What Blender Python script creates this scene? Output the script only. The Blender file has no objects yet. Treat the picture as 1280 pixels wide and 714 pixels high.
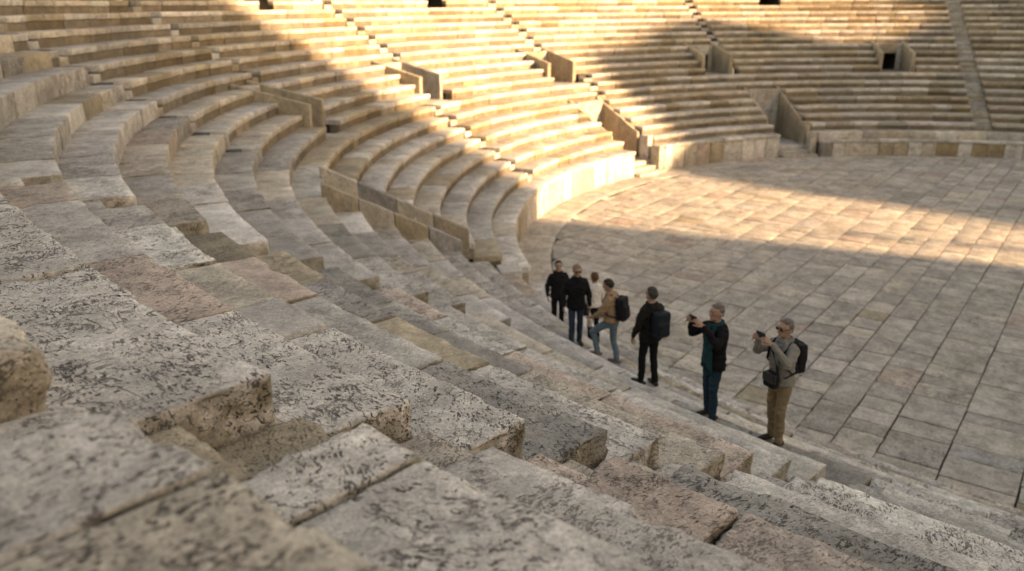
import bpy, math, random
import numpy as np

rad = math.radians
rng = np.random.default_rng(7)
random.seed(7)
scn = bpy.context.scene
COL = scn.collection

# ------------------------------------------------------------------ layout
CX, CY = 18.407, 22.780          # centre of the round paved floor
R0 = 18.290                      # radius of the lowest seat edge
RUN, RISE = 0.6838, 0.3486
P = 0.937                        # height of the lowest seat
FLOOR_Z = -0.20
K = 1.30                         # everything is laid out at 1/K and enlarged to real size at the end
KMAX = 21
def RK(k): return R0 + k * RUN
def ZK(k): return P + k * RISE
def pol(r, azd, z=0.0):
    a = rad(azd)
    return np.array([CX + r * math.cos(a), CY + r * math.sin(a), z])

CAM = np.array([0.0, 0.0, 7.077])

# ------------------------------------------------------------------ numpy noise
def _h(ix, iy, iz, s):
    n = (ix * 374761393 + iy * 668265263 + iz * 2147483647 + s * 974634777) & 0xFFFFFFFF
    n = ((n ^ (n >> 13)) * 1274126177) & 0xFFFFFFFF
    n = (n ^ (n >> 16)) & 0xFFFF
    return n / 32767.5 - 1.0
def vnoise(p, s=0):
    i = np.floor(p).astype(np.int64); f = p - i
    f = f * f * f * (f * (f * 6 - 15) + 10)
    r = 0
    for dx in (0, 1):
        wx = f[:, 0] if dx else 1 - f[:, 0]
        for dy in (0, 1):
            wy = f[:, 1] if dy else 1 - f[:, 1]
            for dz in (0, 1):
                wz = f[:, 2] if dz else 1 - f[:, 2]
                r = r + wx * wy * wz * _h(i[:, 0] + dx, i[:, 1] + dy, i[:, 2] + dz, s)
    return r
def fbm(p, o=3, s=0):
    r = 0; a = 1.0
    for k in range(o):
        r = r + a * vnoise(p * (2.03 ** k) + 17.3 * k, s + k); a *= 0.5
    return r

# ------------------------------------------------------------------ materials
def new_mat(name):
    m = bpy.data.materials.new(name); m.use_nodes = True
    nt = m.node_tree; nt.nodes.clear()
    out = nt.nodes.new('ShaderNodeOutputMaterial')
    b = nt.nodes.new('ShaderNodeBsdfPrincipled')
    nt.links.new(b.outputs[0], out.inputs[0])
    return m, nt, b
class NB:
    def __init__(s, nt): s.nt = nt
    def n(s, t, **kw):
        x = s.nt.nodes.new(t)
        for k, v in kw.items(): setattr(x, k, v)
        return x
    def set(s, sock, v):
        if isinstance(v, bpy.types.NodeSocket): s.nt.links.new(v, sock)
        else: sock.default_value = v
    def noise(s, vec, scale, detail=4, rough=.55, dist=0.0):
        x = s.n('ShaderNodeTexNoise')
        s.set(x.inputs['Vector'], vec); s.set(x.inputs['Scale'], scale); s.set(x.inputs['Detail'], detail)
        s.set(x.inputs['Roughness'], rough); s.set(x.inputs['Distortion'], dist)
        return x.outputs['Fac'] if 'Fac' in x.outputs else x.outputs[0]
    def math(s, op, a, b=0.0, c=None, clamp=False):
        x = s.n('ShaderNodeMath', operation=op, use_clamp=clamp)
        s.set(x.inputs[0], a); s.set(x.inputs[1], b)
        if c is not None: s.set(x.inputs[2], c)
        return x.outputs[0]
    def ramp(s, v, lo, hi, o0=0.0, o1=1.0):
        x = s.n('ShaderNodeMapRange', interpolation_type='SMOOTHSTEP')
        s.set(x.inputs[0], v); x.inputs[1].default_value = lo; x.inputs[2].default_value = hi
        x.inputs[3].default_value = o0; x.inputs[4].default_value = o1
        return x.outputs[0]
    def mix(s, f, a, b, blend='MIX'):
        x = s.n('ShaderNodeMix', data_type='RGBA', blend_type=blend)
        s.set(x.inputs[0], f); s.set(x.inputs[6], a); s.set(x.inputs[7], b)
        return x.outputs[2]
    def vmul(s, v, t):
        x = s.n('ShaderNodeVectorMath', operation='MULTIPLY')
        s.set(x.inputs[0], v); x.inputs[1].default_value = t
        return x.outputs[0]

def stone_mat(name, pit=1.0, bump=1.0, fine=1.0, stain=0.5, pscale=1.0):
    m, nt, b = new_mat(name); N = NB(nt)
    co = N.n('ShaderNodeAttribute', attribute_name='co').outputs['Vector']
    tint = N.n('ShaderNodeAttribute', attribute_name='tint').outputs['Color']
    pm = N.n('ShaderNodeAttribute', attribute_name='pit').outputs['Fac']
    st = N.vmul(co, (1.0, 0.42, 1.0))
    # large mottling, patches of grey crust
    big = N.noise(co, 2.1, 5, .62, .4)
    mid = N.noise(co, 11.0, 6, .7, .3)
    mot = N.math('ADD', N.ramp(big, .25, .75, .68, 1.18), N.ramp(mid, .25, .75, -.17, .17))
    col = N.mix(1.0, tint, tint)
    hs = N.n('ShaderNodeVectorMath', operation='SCALE')
    N.set(hs.inputs[0], tint); N.set(hs.inputs['Scale'], mot)
    col = hs.outputs[0]
    crust = N.ramp(N.noise(co, 3.3, 8, .72, .8), .5, .68)
    col = N.mix(N.math('MULTIPLY', crust, .55 * stain + .1), col, (.115, .115, .100, 1))
    warm = N.ramp(N.noise(N.vmul(co, (1, 1, .5)), 1.7, 5, .6, .6), .5, .74)
    col = N.mix(N.math('MULTIPLY', warm, .42 * stain), col, (.27, .19, .105, 1))
    # pits: short dashes, thin cracks and holes, clustered
    d1 = N.noise(N.vmul(co, (1.0, .40, 1.0)), 84.0 * pscale, 4, .6, .4)
    msk = N.ramp(N.noise(co, 4.2 * pscale, 6, .7, .2), .34, .66)
    d2 = N.noise(N.vmul(co, (1.0, .45, 1.0)), 40.0 * pscale, 4, .6, .6)
    d1 = N.math('ADD', N.math('MULTIPLY', d1, .62), N.math('MULTIPLY', d2, .38))
    d1 = N.math('ADD', N.math('MULTIPLY', N.math('SUBTRACT', d1, .5), 1.35), .5)
    thr1 = N.math('SUBTRACT', .68, N.math('MULTIPLY', msk, .165))
    dash = N.ramp(N.math('SUBTRACT', d1, thr1), -.01, .045)
    v1 = N.noise(N.vmul(co, (1, .6, 1)), 5.0 * pscale, 6, .62, .5)
    vein = N.math('SUBTRACT', 1.0, N.ramp(N.math('ABSOLUTE', N.math('SUBTRACT', v1, .5)), .002, .016), clamp=True)
    vein = N.math('MULTIPLY', N.math('MULTIPLY', vein, N.ramp(N.noise(co, 2.9 * pscale, 3, .5), .48, .6)), .8)
    wv = N.n('ShaderNodeVectorMath', operation='ADD')
    nz = N.n('ShaderNodeTexNoise'); N.set(nz.inputs['Vector'], co); nz.inputs['Scale'].default_value = 30 * pscale
    sc = N.n('ShaderNodeVectorMath', operation='SCALE'); N.set(sc.inputs[0], nz.outputs['Color']); sc.inputs['Scale'].default_value = .05 / pscale
    N.set(wv.inputs[0], N.vmul(co, (1, .55, 1))); N.set(wv.inputs[1], sc.outputs[0])
    vo = N.n('ShaderNodeTexVoronoi'); N.set(vo.inputs['Vector'], wv.outputs[0]); vo.inputs['Scale'].default_value = 46 * pscale
    sepc = N.n('ShaderNodeSeparateColor'); N.set(sepc.inputs[0], vo.outputs['Color'])
    thr = N.ramp(sepc.outputs[0], .45, 1.0, .0, .40)
    hole = N.ramp(N.math('SUBTRACT', thr, vo.outputs['Distance']), -.02, .07)
    hole = N.math('MULTIPLY', hole, N.ramp(N.noise(co, 3.1 * pscale, 4, .6, .3), .42, .56))
    # crackle: warped cell borders, only in patches
    wv2 = N.n('ShaderNodeVectorMath', operation='ADD')
    nz2 = N.n('ShaderNodeTexNoise'); N.set(nz2.inputs['Vector'], co); nz2.inputs['Scale'].default_value = 12 * pscale; nz2.inputs['Detail'].default_value = 5
    sc2 = N.n('ShaderNodeVectorMath', operation='SCALE'); N.set(sc2.inputs[0], nz2.outputs['Color']); sc2.inputs['Scale'].default_value = .11 / pscale
    N.set(wv2.inputs[0], N.vmul(co, (1, .6, 1))); N.set(wv2.inputs[1], sc2.outputs[0])
    ve = N.n('ShaderNodeTexVoronoi', feature='DISTANCE_TO_EDGE'); N.set(ve.inputs['Vector'], wv2.outputs[0]); ve.inputs['Scale'].default_value = 11 * pscale
    ck = N.math('SUBTRACT', 1.0, N.ramp(ve.outputs['Distance'], .008, .075), clamp=True)
    ck = N.math('MULTIPLY', ck, N.ramp(N.noise(co, 3.9 * pscale, 5, .7, .4), .50, .64))
    ck = N.math('MULTIPLY', ck, N.ramp(N.noise(co, 21.0 * pscale, 3, .6), .38, .58))
    vein = N.math('MAXIMUM', N.math('MAXIMUM', vein, dash), N.math('MULTIPLY', ck, .9))
    dark = N.math('MAXIMUM', vein, hole)
    dark = N.math('MULTIPLY', dark, N.math('MULTIPLY', pm, pit), clamp=True)
    col = N.mix(N.math('MULTIPLY', dark, N.ramp(N.noise(co, 8.0, 2), .3, .7, .72, .96)), col, (.030, .027, .023, 1))
    grain = N.noise(co, 75.0, 6, .8)
    g2 = N.n('ShaderNodeVectorMath', operation='SCALE'); N.set(g2.inputs[0], col); N.set(g2.inputs['Scale'], N.math('MULTIPLY', N.ramp(grain, .3, .7, .68, 1.26), N.ramp(N.noise(co, 24.0, 4, .7), .3, .7, .84, 1.14)))
    N.set(b.inputs['Base Color'], g2.outputs[0])
    N.set(b.inputs['Roughness'], N.ramp(mid, .3, .7, .72, .92))
    b.inputs['Specular IOR Level'].default_value = .3
    h = N.math('ADD', N.math('MULTIPLY', dark, -.016 * bump), N.math('MULTIPLY', mid, .012 * bump))
    h = N.math('ADD', h, N.math('MULTIPLY', grain, .0045 * fine))
    h = N.math('ADD', h, N.math('MULTIPLY', N.noise(co, 38.0, 3, .6), .004 * bump))
    bp = N.n('ShaderNodeBump'); bp.inputs['Strength'].default_value = .9; bp.inputs['Distance'].default_value = 1.0
    N.set(bp.inputs['Height'], h); N.set(b.inputs['Normal'], bp.outputs[0])
    return m

def plain_mat(name, col, rough=.8, var=.15, scale=20, bump=.0, spec=.3):
    m, nt, b = new_mat(name); N = NB(nt)
    tc = N.n('ShaderNodeTexCoord').outputs['Object']
    nz = N.noise(tc, scale, 5, .65, .3)
    hs = N.n('ShaderNodeVectorMath', operation='SCALE'); hs.inputs[0].default_value = col[:3]
    N.set(hs.inputs['Scale'], N.ramp(nz, .25, .75, 1 - var, 1 + var))
    N.set(b.inputs['Base Color'], hs.outputs[0]); b.inputs['Roughness'].default_value = rough
    b.inputs['Specular IOR Level'].default_value = spec
    if bump:
        bp = N.n('ShaderNodeBump'); bp.inputs['Strength'].default_value = .6; bp.inputs['Distance'].default_value = bump
        N.set(bp.inputs['Height'], N.noise(tc, scale * 2.2, 4, .6)); N.set(b.inputs['Normal'], bp.outputs[0])
    return m

M_STONE = stone_mat('weathered_limestone', .9, 1.0, 1.0, .32, 1.12)
M_FAR = stone_mat('stained_limestone', .45, 1.0, .5, .75)
M_FLOOR = stone_mat('worn_paving', .75, .6, .5, .6, .6)
M_DIRT = plain_mat('joint_dirt', (.05, .042, .032), .95, .4, 30, .01)
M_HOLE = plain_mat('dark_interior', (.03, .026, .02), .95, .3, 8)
M_GROUND = plain_mat('dry_ground', (.13, .11, .08), .95, .4, 2, .02)

GR2 = (.44, .405, .355); DK2 = (.33, .30, .255)
WHITE = (.57, .525, .46); GREY = (.31, .29, .255); CREAM = (.50, .435, .345); TAN = (.385, .315, .22)
PINK = (.47, .37, .30); DARK = (.205, .19, .165); OCHRE = (.37, .27, .16)
PAL_NEAR = [(WHITE, .48), (GR2, .22), (CREAM, .14), (TAN, .03), (PINK, .08), (DK2, .05)]
PAL_FAR = [(WHITE, .30), (GR2, .18), (CREAM, .38), (TAN, .14)]
FG1 = (.48, .43, .36); FG2 = (.41, .37, .31); FG3 = (.50, .44, .355)
PAL_FLOOR = [(FG1, .46), (FG2, .22), (FG3, .22), (TAN, .02), (GR2, .05), (PINK, .03)]
def pick(pal):
    w = np.array([a[1] for a in pal]); i = rng.choice(len(pal), p=w / w.sum())
    c = np.array(pal[i][0]); return c * rng.uniform(.86, 1.1) * (1 + rng.normal(0, .007, 3))

# ------------------------------------------------------------------ mesh collector
class MB:
    def __init__(s): s.v = []; s.q = []; s.co = []; s.t = []; s.p = []; s.m = []; s.n = 0
    def add(s, v, q, co, tint, pit=1.0, mi=0):
        s.v.append(v); s.q.append(q + s.n); s.co.append(co); tt = np.array(tint, float); tt = np.tile(tt, (len(v), 1)) if tt.ndim == 1 else tt; s.t.append(np.concatenate([tt, np.ones((len(v), 1))], 1))
        s.p.append(np.full(len(v), pit)); s.m.append(np.full(len(q), mi)); s.n += len(v)
    def build(s, name, mats, parent=None, loc=(0, 0, 0), smooth=True):
        v = np.concatenate(s.v) - np.array(loc); q = np.concatenate(s.q)
        me = bpy.data.meshes.new(name)
        me.vertices.add(len(v)); me.vertices.foreach_set('co', v.astype(np.float32).ravel())
        me.loops.add(len(q) * 4); me.loops.foreach_set('vertex_index', q.astype(np.int32).ravel())
        me.polygons.add(len(q)); me.polygons.foreach_set('loop_start', np.arange(0, len(q) * 4, 4, dtype=np.int32))
        me.polygons.foreach_set('material_index', np.concatenate(s.m).astype(np.int32))
        me.update(calc_edges=True)
        me.polygons.foreach_set('use_smooth', np.full(len(q), smooth))
        a = me.attributes.new('co', 'FLOAT_VECTOR', 'POINT'); a.data.foreach_set('vector', np.concatenate(s.co).astype(np.float32).ravel())
        a = me.attributes.new('tint', 'FLOAT_COLOR', 'POINT'); a.data.foreach_set('color', np.concatenate(s.t).astype(np.float32).ravel())
        a = me.attributes.new('pit', 'FLOAT', 'POINT'); a.data.foreach_set('value', np.concatenate(s.p).astype(np.float32))
        for m in (mats if isinstance(mats, (list, tuple)) else [mats]): me.materials.append(m)
        o = bpy.data.objects.new(name, me); COL.objects.link(o)
        if parent is not None: o.parent = parent
        else: o.location = loc
        return o

def lines(L, res, b):
    n = max(1, int(round(L / res)))
    b = min(b, L * .3)
    t = np.linspace(b, L - b, n + 1) if n > 1 else np.array([b, L - b])
    return np.concatenate([[0], t, [L]])

def box_block(mb, size, xf, tint, res=.3, er=.012, rough=.004, pit=1.0, mi=0, flip=False, faces='TFLR', chip=0.0, endrough=0.0, tilt=None, rot=True):
    """rounded, eroded stone block; local u,v,w in [0,size]; xf maps (N,3) to world"""
    L = np.array(size, float)
    bl = er * 1.15
    U, V, W = (lines(L[i], res if not np.isscalar(res) or True else res, bl) for i in range(3))
    nu, nv, nw = len(U), len(V), len(W)
    ids = -np.ones((nu, nv, nw), np.int64); quads = []; pts = []
    def face(fix, at):
        a = [np.arange(nu), np.arange(nv), np.arange(nw)]; a[fix] = np.array([at])
        g = np.meshgrid(*a, indexing='ij')
        f = [x.ravel() for x in g]
        new = ids[f[0], f[1], f[2]] < 0
        k = len(pts) and sum(len(x) for x in pts)
        cnt = int(new.sum()); base = face.n
        ids[f[0][new], f[1][new], f[2][new]] = np.arange(base, base + cnt); face.n += cnt
        pts.append(np.stack([U[f[0][new]], V[f[1][new]], W[f[2][new]]], 1))
        sub = ids.take(indices=at, axis=fix)
        qd = np.stack([sub[:-1, :-1], sub[1:, :-1], sub[1:, 1:], sub[:-1, 1:]], -1).reshape(-1, 4)
        return qd
    face.n = 0
    def put(qd, rev): quads.append(qd[:, ::-1] if rev != flip else qd)
    if 'T' in faces: put(face(2, nw - 1), False)
    if 'b' in faces: put(face(2, 0), True)
    if 'F' in faces: put(face(1, 0), False)
    if 'B' in faces: put(face(1, nv - 1), True)
    if 'L' in faces: put(face(0, 0), True)
    if 'R' in faces: put(face(0, nu - 1), False)
    p = np.concatenate(pts); q = np.concatenate(quads)
    off = rng.uniform(-50, 50, 3)
    h = L / 2; c = p - h
    e = er * (0.75 + .5 * fbm(p * 7 + off, 2, 3))
    if chip: e = e + chip * np.clip(fbm(p * 4.8 + off, 4, 9) - .36, 0, 1) * 1.5
    e = np.minimum(np.maximum(e, er * .3), min(L) * .42)[:, None]
    inner = np.clip(c, -(h - e), h - e)
    d = c - inner; ln = np.linalg.norm(d, axis=1, keepdims=True)
    nrm = np.where(ln > 1e-9, d / np.maximum(ln, 1e-9), 0)
    c2 = inner + nrm * np.minimum(e, ln) if True else c
    c2 = np.where(ln > 1e-9, inner + nrm * e, c)
    amp = rough * np.ones(len(p))
    if endrough: amp = amp + endrough * np.abs(nrm[:, 0]) + endrough * .5 * np.abs(nrm[:, 1])
    c2 = c2 + nrm * (amp * (fbm(p * 5.5 + off, 4, 21)))[:, None] - nrm * (amp * .4)[:, None]
    if endrough: c2 = c2 + nrm * (endrough * (np.abs(nrm[:, 0]) > .3) * .45 * fbm(p * 19 + off, 3, 61))[:, None]
    if tilt is not None:
        c2[:, 2] += (c2[:, 0] * tilt[0] + c2[:, 1] * tilt[1]) * np.where(p[:, 2] > L[2] * .5, 1, 0)
    co = p.copy()
    if rot:
        a = rng.uniform(0, math.pi)
        ca, sa = math.cos(a), math.sin(a)
        co = np.stack([co[:, 0] * ca - co[:, 1] * sa, co[:, 0] * sa + co[:, 1] * ca, co[:, 2]], 1)
    tv = np.tile(np.array(tint, float), (len(p), 1))
    if endrough:
        e_ = np.clip(np.abs(nrm[:, 0]) * 1.3 - .25, 0, 1) * np.clip(.55 + .7 * fbm(p * 9 + off, 3, 44), 0, 1)
        tv = tv * (1 - e_[:, None]) + np.array([.235, .205, .145]) * (1 + .35 * fbm(p * 14 + off, 2, 45))[:, None] * e_[:, None]
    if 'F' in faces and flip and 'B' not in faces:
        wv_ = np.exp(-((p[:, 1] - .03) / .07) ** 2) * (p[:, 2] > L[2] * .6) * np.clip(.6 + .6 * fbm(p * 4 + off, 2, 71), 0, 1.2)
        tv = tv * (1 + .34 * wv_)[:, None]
    mb.add(xf(c2 + h), q, co + off, tv, pit, mi)

def ring_block(mb, a0, a1, r0, r1, z0, z1, tint, **kw):
    """block following the circle; a0 < a1 in degrees"""
    rm = (r0 + r1) / 2; L = (rad(a1 - a0) * rm, r1 - r0, z1 - z0)
    da = rad(a1 - a0)
    def xf(p):
        a = rad(a0) + p[:, 0] / L[0] * da; r = r0 + p[:, 1]
        return np.stack([CX + r * np.cos(a), CY + r * np.sin(a), z0 + p[:, 2]], 1)
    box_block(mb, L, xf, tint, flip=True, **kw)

def arc_core(mb, a0, a1, r0, r1, z0, z1, mi=1):
    n = max(2, int((a1 - a0) / 2.0) + 1); a = np.radians(np.linspace(a0, a1, n))
    prof = [(r0, z0), (r0, z1), (r1, z1), (r1, z0)]
    v = np.array([[CX + r * np.cos(t), CY + r * np.sin(t), z] for t in a for r, z in prof])
    q = [[i * 4 + j, i * 4 + 4 + j, i * 4 + 5 + j, i * 4 + 1 + j] for i in range(n - 1) for j in range(3)]
    q += [[0, 1, 2, 3], [(n - 1) * 4 + 3, (n - 1) * 4 + 2, (n - 1) * 4 + 1, (n - 1) * 4]]
    mb.add(v, np.array(q), v.copy(), (.05, .04, .03), 0, mi)

def straight_block(mb, p0, ux, size, z0, tint, **kw):
    """box: corner p0 (xy), u axis direction ux (angle), size (u,v,w)"""
    c, s = math.cos(ux), math.sin(ux)
    def xf(p):
        return np.stack([p0[0] + p[:, 0] * c - p[:, 1] * s, p0[1] + p[:, 0] * s + p[:, 1] * c, z0 + p[:, 2]], 1)
    box_block(mb, size, xf, tint, **kw)

def empty(name, loc, label=None, cat=None, group=None):
    o = bpy.data.objects.new(name, None); COL.objects.link(o); o.location = loc
    o.empty_display_size = .2
    if label: o['label'] = label
    if cat: o['category'] = cat; o['kind'] = 'thing'
    if group: o['group'] = group
    bpy_loc[o.name] = tuple(loc)
    return o
bpy_loc = {}
def tag(o, label, cat, group=None):
    o['label'] = label; o['category'] = cat; o['kind'] = 'thing'
    if group: o['group'] = group
    return o

# ------------------------------------------------------------------ seating
NOTCH = {}   # k -> list of (a0, a1) taken out of the row by a stairway
STAIRS = [   # name key, label, [(k, az)], width m
 ('n1', 'narrow worn steps cut through the front seats, beside the rough broken block ends',
   [(k, 226.75 + .12 * math.sin(k * 2.3)) for k in range(6, 18)], .50),
 ('n2', 'short steps cut between pale slabs at left, ending low near the walkers',
   [(k, 212.62 + .25 * math.sin(k * 1.9)) for k in range(5, 18)], .50),
 ('a2m', 'notched steps climbing the shaded left bank above the long sloping parapet',
   [(9, 191.4), (10, 190.7), (11, 190.2), (12, 189.6), (13, 189.0), (14, 188.5), (15, 188), (16, 187.5), (17, 187), (18, 186.5), (19, 186)], .50),
 ('a2u', 'notched steps rising from the shaded walled passage to the top of the left bank',
   [(12, 172.9), (13, 172.5), (14, 172.2), (15, 172.0), (16, 171.8), (17, 171.4), (18, 171.2), (19, 171), (20, 170.8)], .50),
 ('a3l', 'line of small dark step notches low on the sunlit bank, down to the podium',
   [(1, 159.2), (2, 158.9), (3, 158.4), (4, 157.7), (5, 157.3), (6, 156.8), (7, 156.6)], .52),
 ('a3u', 'line of dark step notches on the sunlit bank above the left sunlit passage',
   [(12, 151.1), (13, 151.0), (14, 150.7), (15, 150.4), (16, 150.1), (17, 150.0), (18, 149.8), (19, 149.6), (20, 149.4)], .52),
 ('a4u', 'line of dark step notches rising at the middle of the sunlit upper bank',
   [(12, 130.0), (13, 129.9), (14, 129.7), (15, 129.5), (16, 129.4), (17, 129.3), (18, 129.3), (19, 129.2), (20, 129.1)], .6),
 ('a4l', 'two or three step notches between the upper and lower sunlit passages',
   [(8, 127.9), (7, 128.5), (6, 128.9)], .6),
 ('a5u', 'line of small step notches above the first shaded passage of the far bank',
   [(12, 104.9), (13, 104.8), (14, 104.8), (15, 104.6), (16, 104.6), (17, 104.5), (18, 104.4), (19, 104.3), (20, 104.2)], .55),
]
for key, lab, ks, w in STAIRS:
    for k, az in ks:
        ha = math.degrees(w / 2 / (RK(k) + .2))
        NOTCH.setdefault(k, []).append((az - ha, az + ha))
FARSTAIR = (74.3, .84)
for k in range(1, KMAX + 1):
    ha = math.degrees(FARSTAIR[1] / 2 / RK(k))
    NOTCH.setdefault(k, []).append((FARSTAIR[0] - ha, FARSTAIR[0] + ha))

# walled passages: (az, k_lo, k_hi, half outer width m, kind)
PASS = [
 ('walled entrance passage on the shaded left bank, low side walls of grey stone', 175.6, 8, 11, .72),
 ('walled entrance passage in full sun, leftmost on the golden bank', 153.1, 8, 11, .85),
 ('walled entrance passage in sun near the middle, brown shaded side wall', 131.1, 8, 11, .95),
 ('walled entrance passage in shade on the far bank, above the broken podium steps', 107.3, 8, 11, .95),
 ('shaded entrance passage at far right with a square black doorway', 83.0, 8, 11, .95),
]
LOWP = [
 ('low sunlit entrance passage opening through the podium onto the floor', 131.9, 0, 5, 1.05),
 ('low shaded entrance passage with little steps down through the far podium', 103.2, 0, 5, 1.05),
]
TOPD = [
 ('dark square doorway high in the upper left seats', 157.0, 18, 20, .45),
 ('dark doorway at the top edge of the sunlit bank', 136.3, 18, 20, .62),
 ('dark doorway high on the far bank above the curved shadow', 94.6, 18, 20, .68),
]
def cut(k0, k1, az, hw):
    for k in range(k0, k1 + 1):
        ha = math.degrees(hw / RK(k)); NOTCH.setdefault(k, []).append((az - ha, az + ha))
for _, az, k0, k1, hw in PASS + LOWP + TOPD: cut(k0, k1, az, hw)
# long parapet stair on the left
PAR_A, PAR_B = 195.6, 191.2
for k in range(0, 7):
    NOTCH.setdefault(k, []).append((PAR_B, PAR_A))

def pieces(k, a0, a1):
    """intervals of row k inside [a0,a1] left after the cuts"""
    out = [(a0, a1)]
    for c0, c1 in NOTCH.get(k, []):
        nxt = []
        for s, e in out:
            if c1 <= s or c0 >= e: nxt.append((s, e)); continue
            if c0 > s: nxt.append((s, c0))
            if c1 < e: nxt.append((c1, e))
        out = nxt
    return [(s, e) for s, e in out if e - s > .6]

def cam_dist(a, r, z): return float(np.linalg.norm(pol(r, a, z) - CAM))

def detail(d):
    if d < 3.2: return dict(res=.015, er=.017, rough=.005, chip=.05, endrough=.016)
    if d < 5.0: return dict(res=.018, er=.016, rough=.005, chip=.05, endrough=.016)
    if d < 8.0: return dict(res=.032, er=.015, rough=.005, chip=.05, endrough=.014)
    if d < 14.: return dict(res=.09, er=.015, rough=.006, chip=.03, endrough=.008)
    if d < 24.: return dict(res=.22, er=.016, rough=.008)
    return dict(res=.45, er=.014, rough=.009)

def row_front(k, az):
    # lowest seats: wall down to the paving
    if k == 0: return R0, FLOOR_Z - .05
    return RK(k), ZK(k - 1) - .06

JOINTS = {15: [228.2, 231.0], 14: [227.95, 230.4, 222.6], 13: [222.7, 219.6], 12: [222.4, 228.75, 230.6]}
def split_arc(s, e, r, near):
    L = rad(e - s) * r; t = 0; cuts = [0]
    forced = [rad(f - s) * r for f in JOINTS.get(int(round((r - R0) / RUN)), []) if s < f < e] if near else []
    lo, hi = (.8, 1.9) if near else (.7, 1.9)
    while L - t > hi * 1.1:
        t += rng.uniform(lo, hi)
        if L - t < lo * .7: break
        cuts.append(t)
    cuts.append(L)
    if forced: cuts = sorted([c for c in cuts if all(abs(c - f) > .45 or c in (0, L) for f in forced)] + forced)
    return [(s + math.degrees(a / r), s + math.degrees(b / r)) for a, b in zip(cuts, cuts[1:])]

# hand-picked stones seen large in the foreground: (k, az range) -> tint
SPECIAL = [(15, 216, 225.9, CREAM, .9), (14, 218.0, 225.9, WHITE, 1.2), (13, 222.8, 226.1, WHITE, 1.05), (13, 219.6, 222.7, PINK, .9), (12, 222.5, 226.1, WHITE, 1.2),
           (11, 222.0, 226.1, GREY, 1.3), (10, 222.5, 226.1, WHITE, 1.0), (12, 227.2, 228.75, PINK, 1.0), (12, 228.75, 231, (.44, .36, .30), .7), (13, 227.2, 229.0, WHITE, 1.2),
           (14, 227.2, 229.6, WHITE, 1.1), (15, 226.9, 228.2, WHITE, 1.2), (15, 228.2, 233.0, CREAM, 1.3), (11, 227.2, 231, GREY, 1.5), (9, 222.4, 226.1, CREAM, .8)]

ROWT = {}
def row_tint(k, a, pal):
    key = (k, int(a // 25), pal[0][1])
    if key not in ROWT: ROWT[key] = pick(pal) * (rng.uniform(.93, 1.06) if pal is PAL_FAR else (.86 if k % 2 else 1.08) * rng.uniform(.94, 1.06))
    t = ROWT[key] if rng.random() < (.5 if pal is PAL_FAR else .5) else pick(pal)
    return t * rng.uniform(.9, 1.1)

def slab(mb, k, a0, a1, near, pal, mi=0):
    rf, zb = row_front(k, (a0 + a1) / 2)
    am = (a0 + a1) / 2; d = cam_dist(am, rf + .3, ZK(k))
    for dd in (a0, a1): d = min(d, cam_dist(dd, rf + .3, ZK(k)))
    kw = detail(d)
    dz = rng.normal(0, .006) + ({14: .03, 13: -.02}.get(k, 0) if near else 0); dr = float(np.clip(rng.normal(0, .008), -.016, .016))
    gap = (.003 + rng.random() * .009) if near else (.004 + rng.random() * .005)
    ga = math.degrees(gap / rf)
    tint = row_tint(k, am, pal); pit = float(rng.choice([.12, .4, .75, 1.0, 1.25], p=[.20, .26, .24, .19, .11]))
    for (sk, s0, s1, st, sp) in SPECIAL:
        if sk == k and s0 <= am <= s1: tint = np.array(st) * rng.uniform(.95, 1.08); pit = sp
    z1 = ZK(k) + dz
    if k == 0 and am < 101.6:
        # right part of the podium: one more low row in front, and a lower wall
        rq = R0 - .42; zq = ZK(-1)
        n = max(1, int(round(rad(a1 - a0) * rf / .75)))
        es = np.linspace(a0, a1, n + 1)
        for s, e in zip(es, es[1:]):
            ring_block(mb, s + ga, e - ga, rq + .06 + rng.normal(0, .012), rq + .4, zb, zq - .14, pick([(WHITE, .4), (CREAM, .3), (TAN, .2), (OCHRE, .2), (DARK, .1)]), mi=mi, pit=pit, **kw)
        ring_block(mb, a0 + ga, a1 - ga, rq + dr, rf + .1, zq - .138, zq + dz, tint, mi=mi, pit=pit, **kw)
        zb = zq - .05
        ring_block(mb, a0 + ga, a1 - ga, rf + dr, RK(1) + .06, zb, z1, pick(pal), mi=mi, pit=pit, **kw)
        return
    if k == 0:
        # podium: facing stone below, coping slab on top
        if not near:
            n = max(1, int(round(rad(a1 - a0) * rf / .75)))
            es = np.linspace(a0, a1, n + 1)
            for s, e in zip(es, es[1:]):
                ring_block(mb, s + ga, e - ga, rf + .06 + rng.normal(0, .012), rf + .4, zb, z1 - .16, pick([(WHITE, .5), (CREAM, .3), (TAN, .12), (PINK, .08)]), mi=mi, pit=pit, **kw)
            zb = z1 - .158
        ring_block(mb, a0 + ga, a1 - ga, rf + dr, RK(k + 1) + .06, zb, z1, tint, mi=mi, pit=pit, **kw)
        return
    if d > 9 and not near:
        # seat with a projecting rounded lip over a slightly hollowed riser
        ring_block(mb, a0 + ga, a1 - ga, rf + dr, RK(k + 1) + .06, z1 - .15, z1, tint, mi=mi, pit=pit, **kw)
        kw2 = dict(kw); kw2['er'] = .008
        ring_block(mb, a0 + ga, a1 - ga, rf + .035 + dr, rf + .35, zb, z1 - .148, tint * np.array([.44, .39, .325]) * rng.uniform(.75, 1.12), mi=mi, pit=pit, **kw2)  # brown riser stain, deepened to stand in for shade on the fronts
    else:
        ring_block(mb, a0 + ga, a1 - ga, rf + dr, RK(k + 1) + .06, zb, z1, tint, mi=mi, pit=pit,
                   tilt=(rng.normal(0, .004), rng.normal(0, .005)), **kw)

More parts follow.
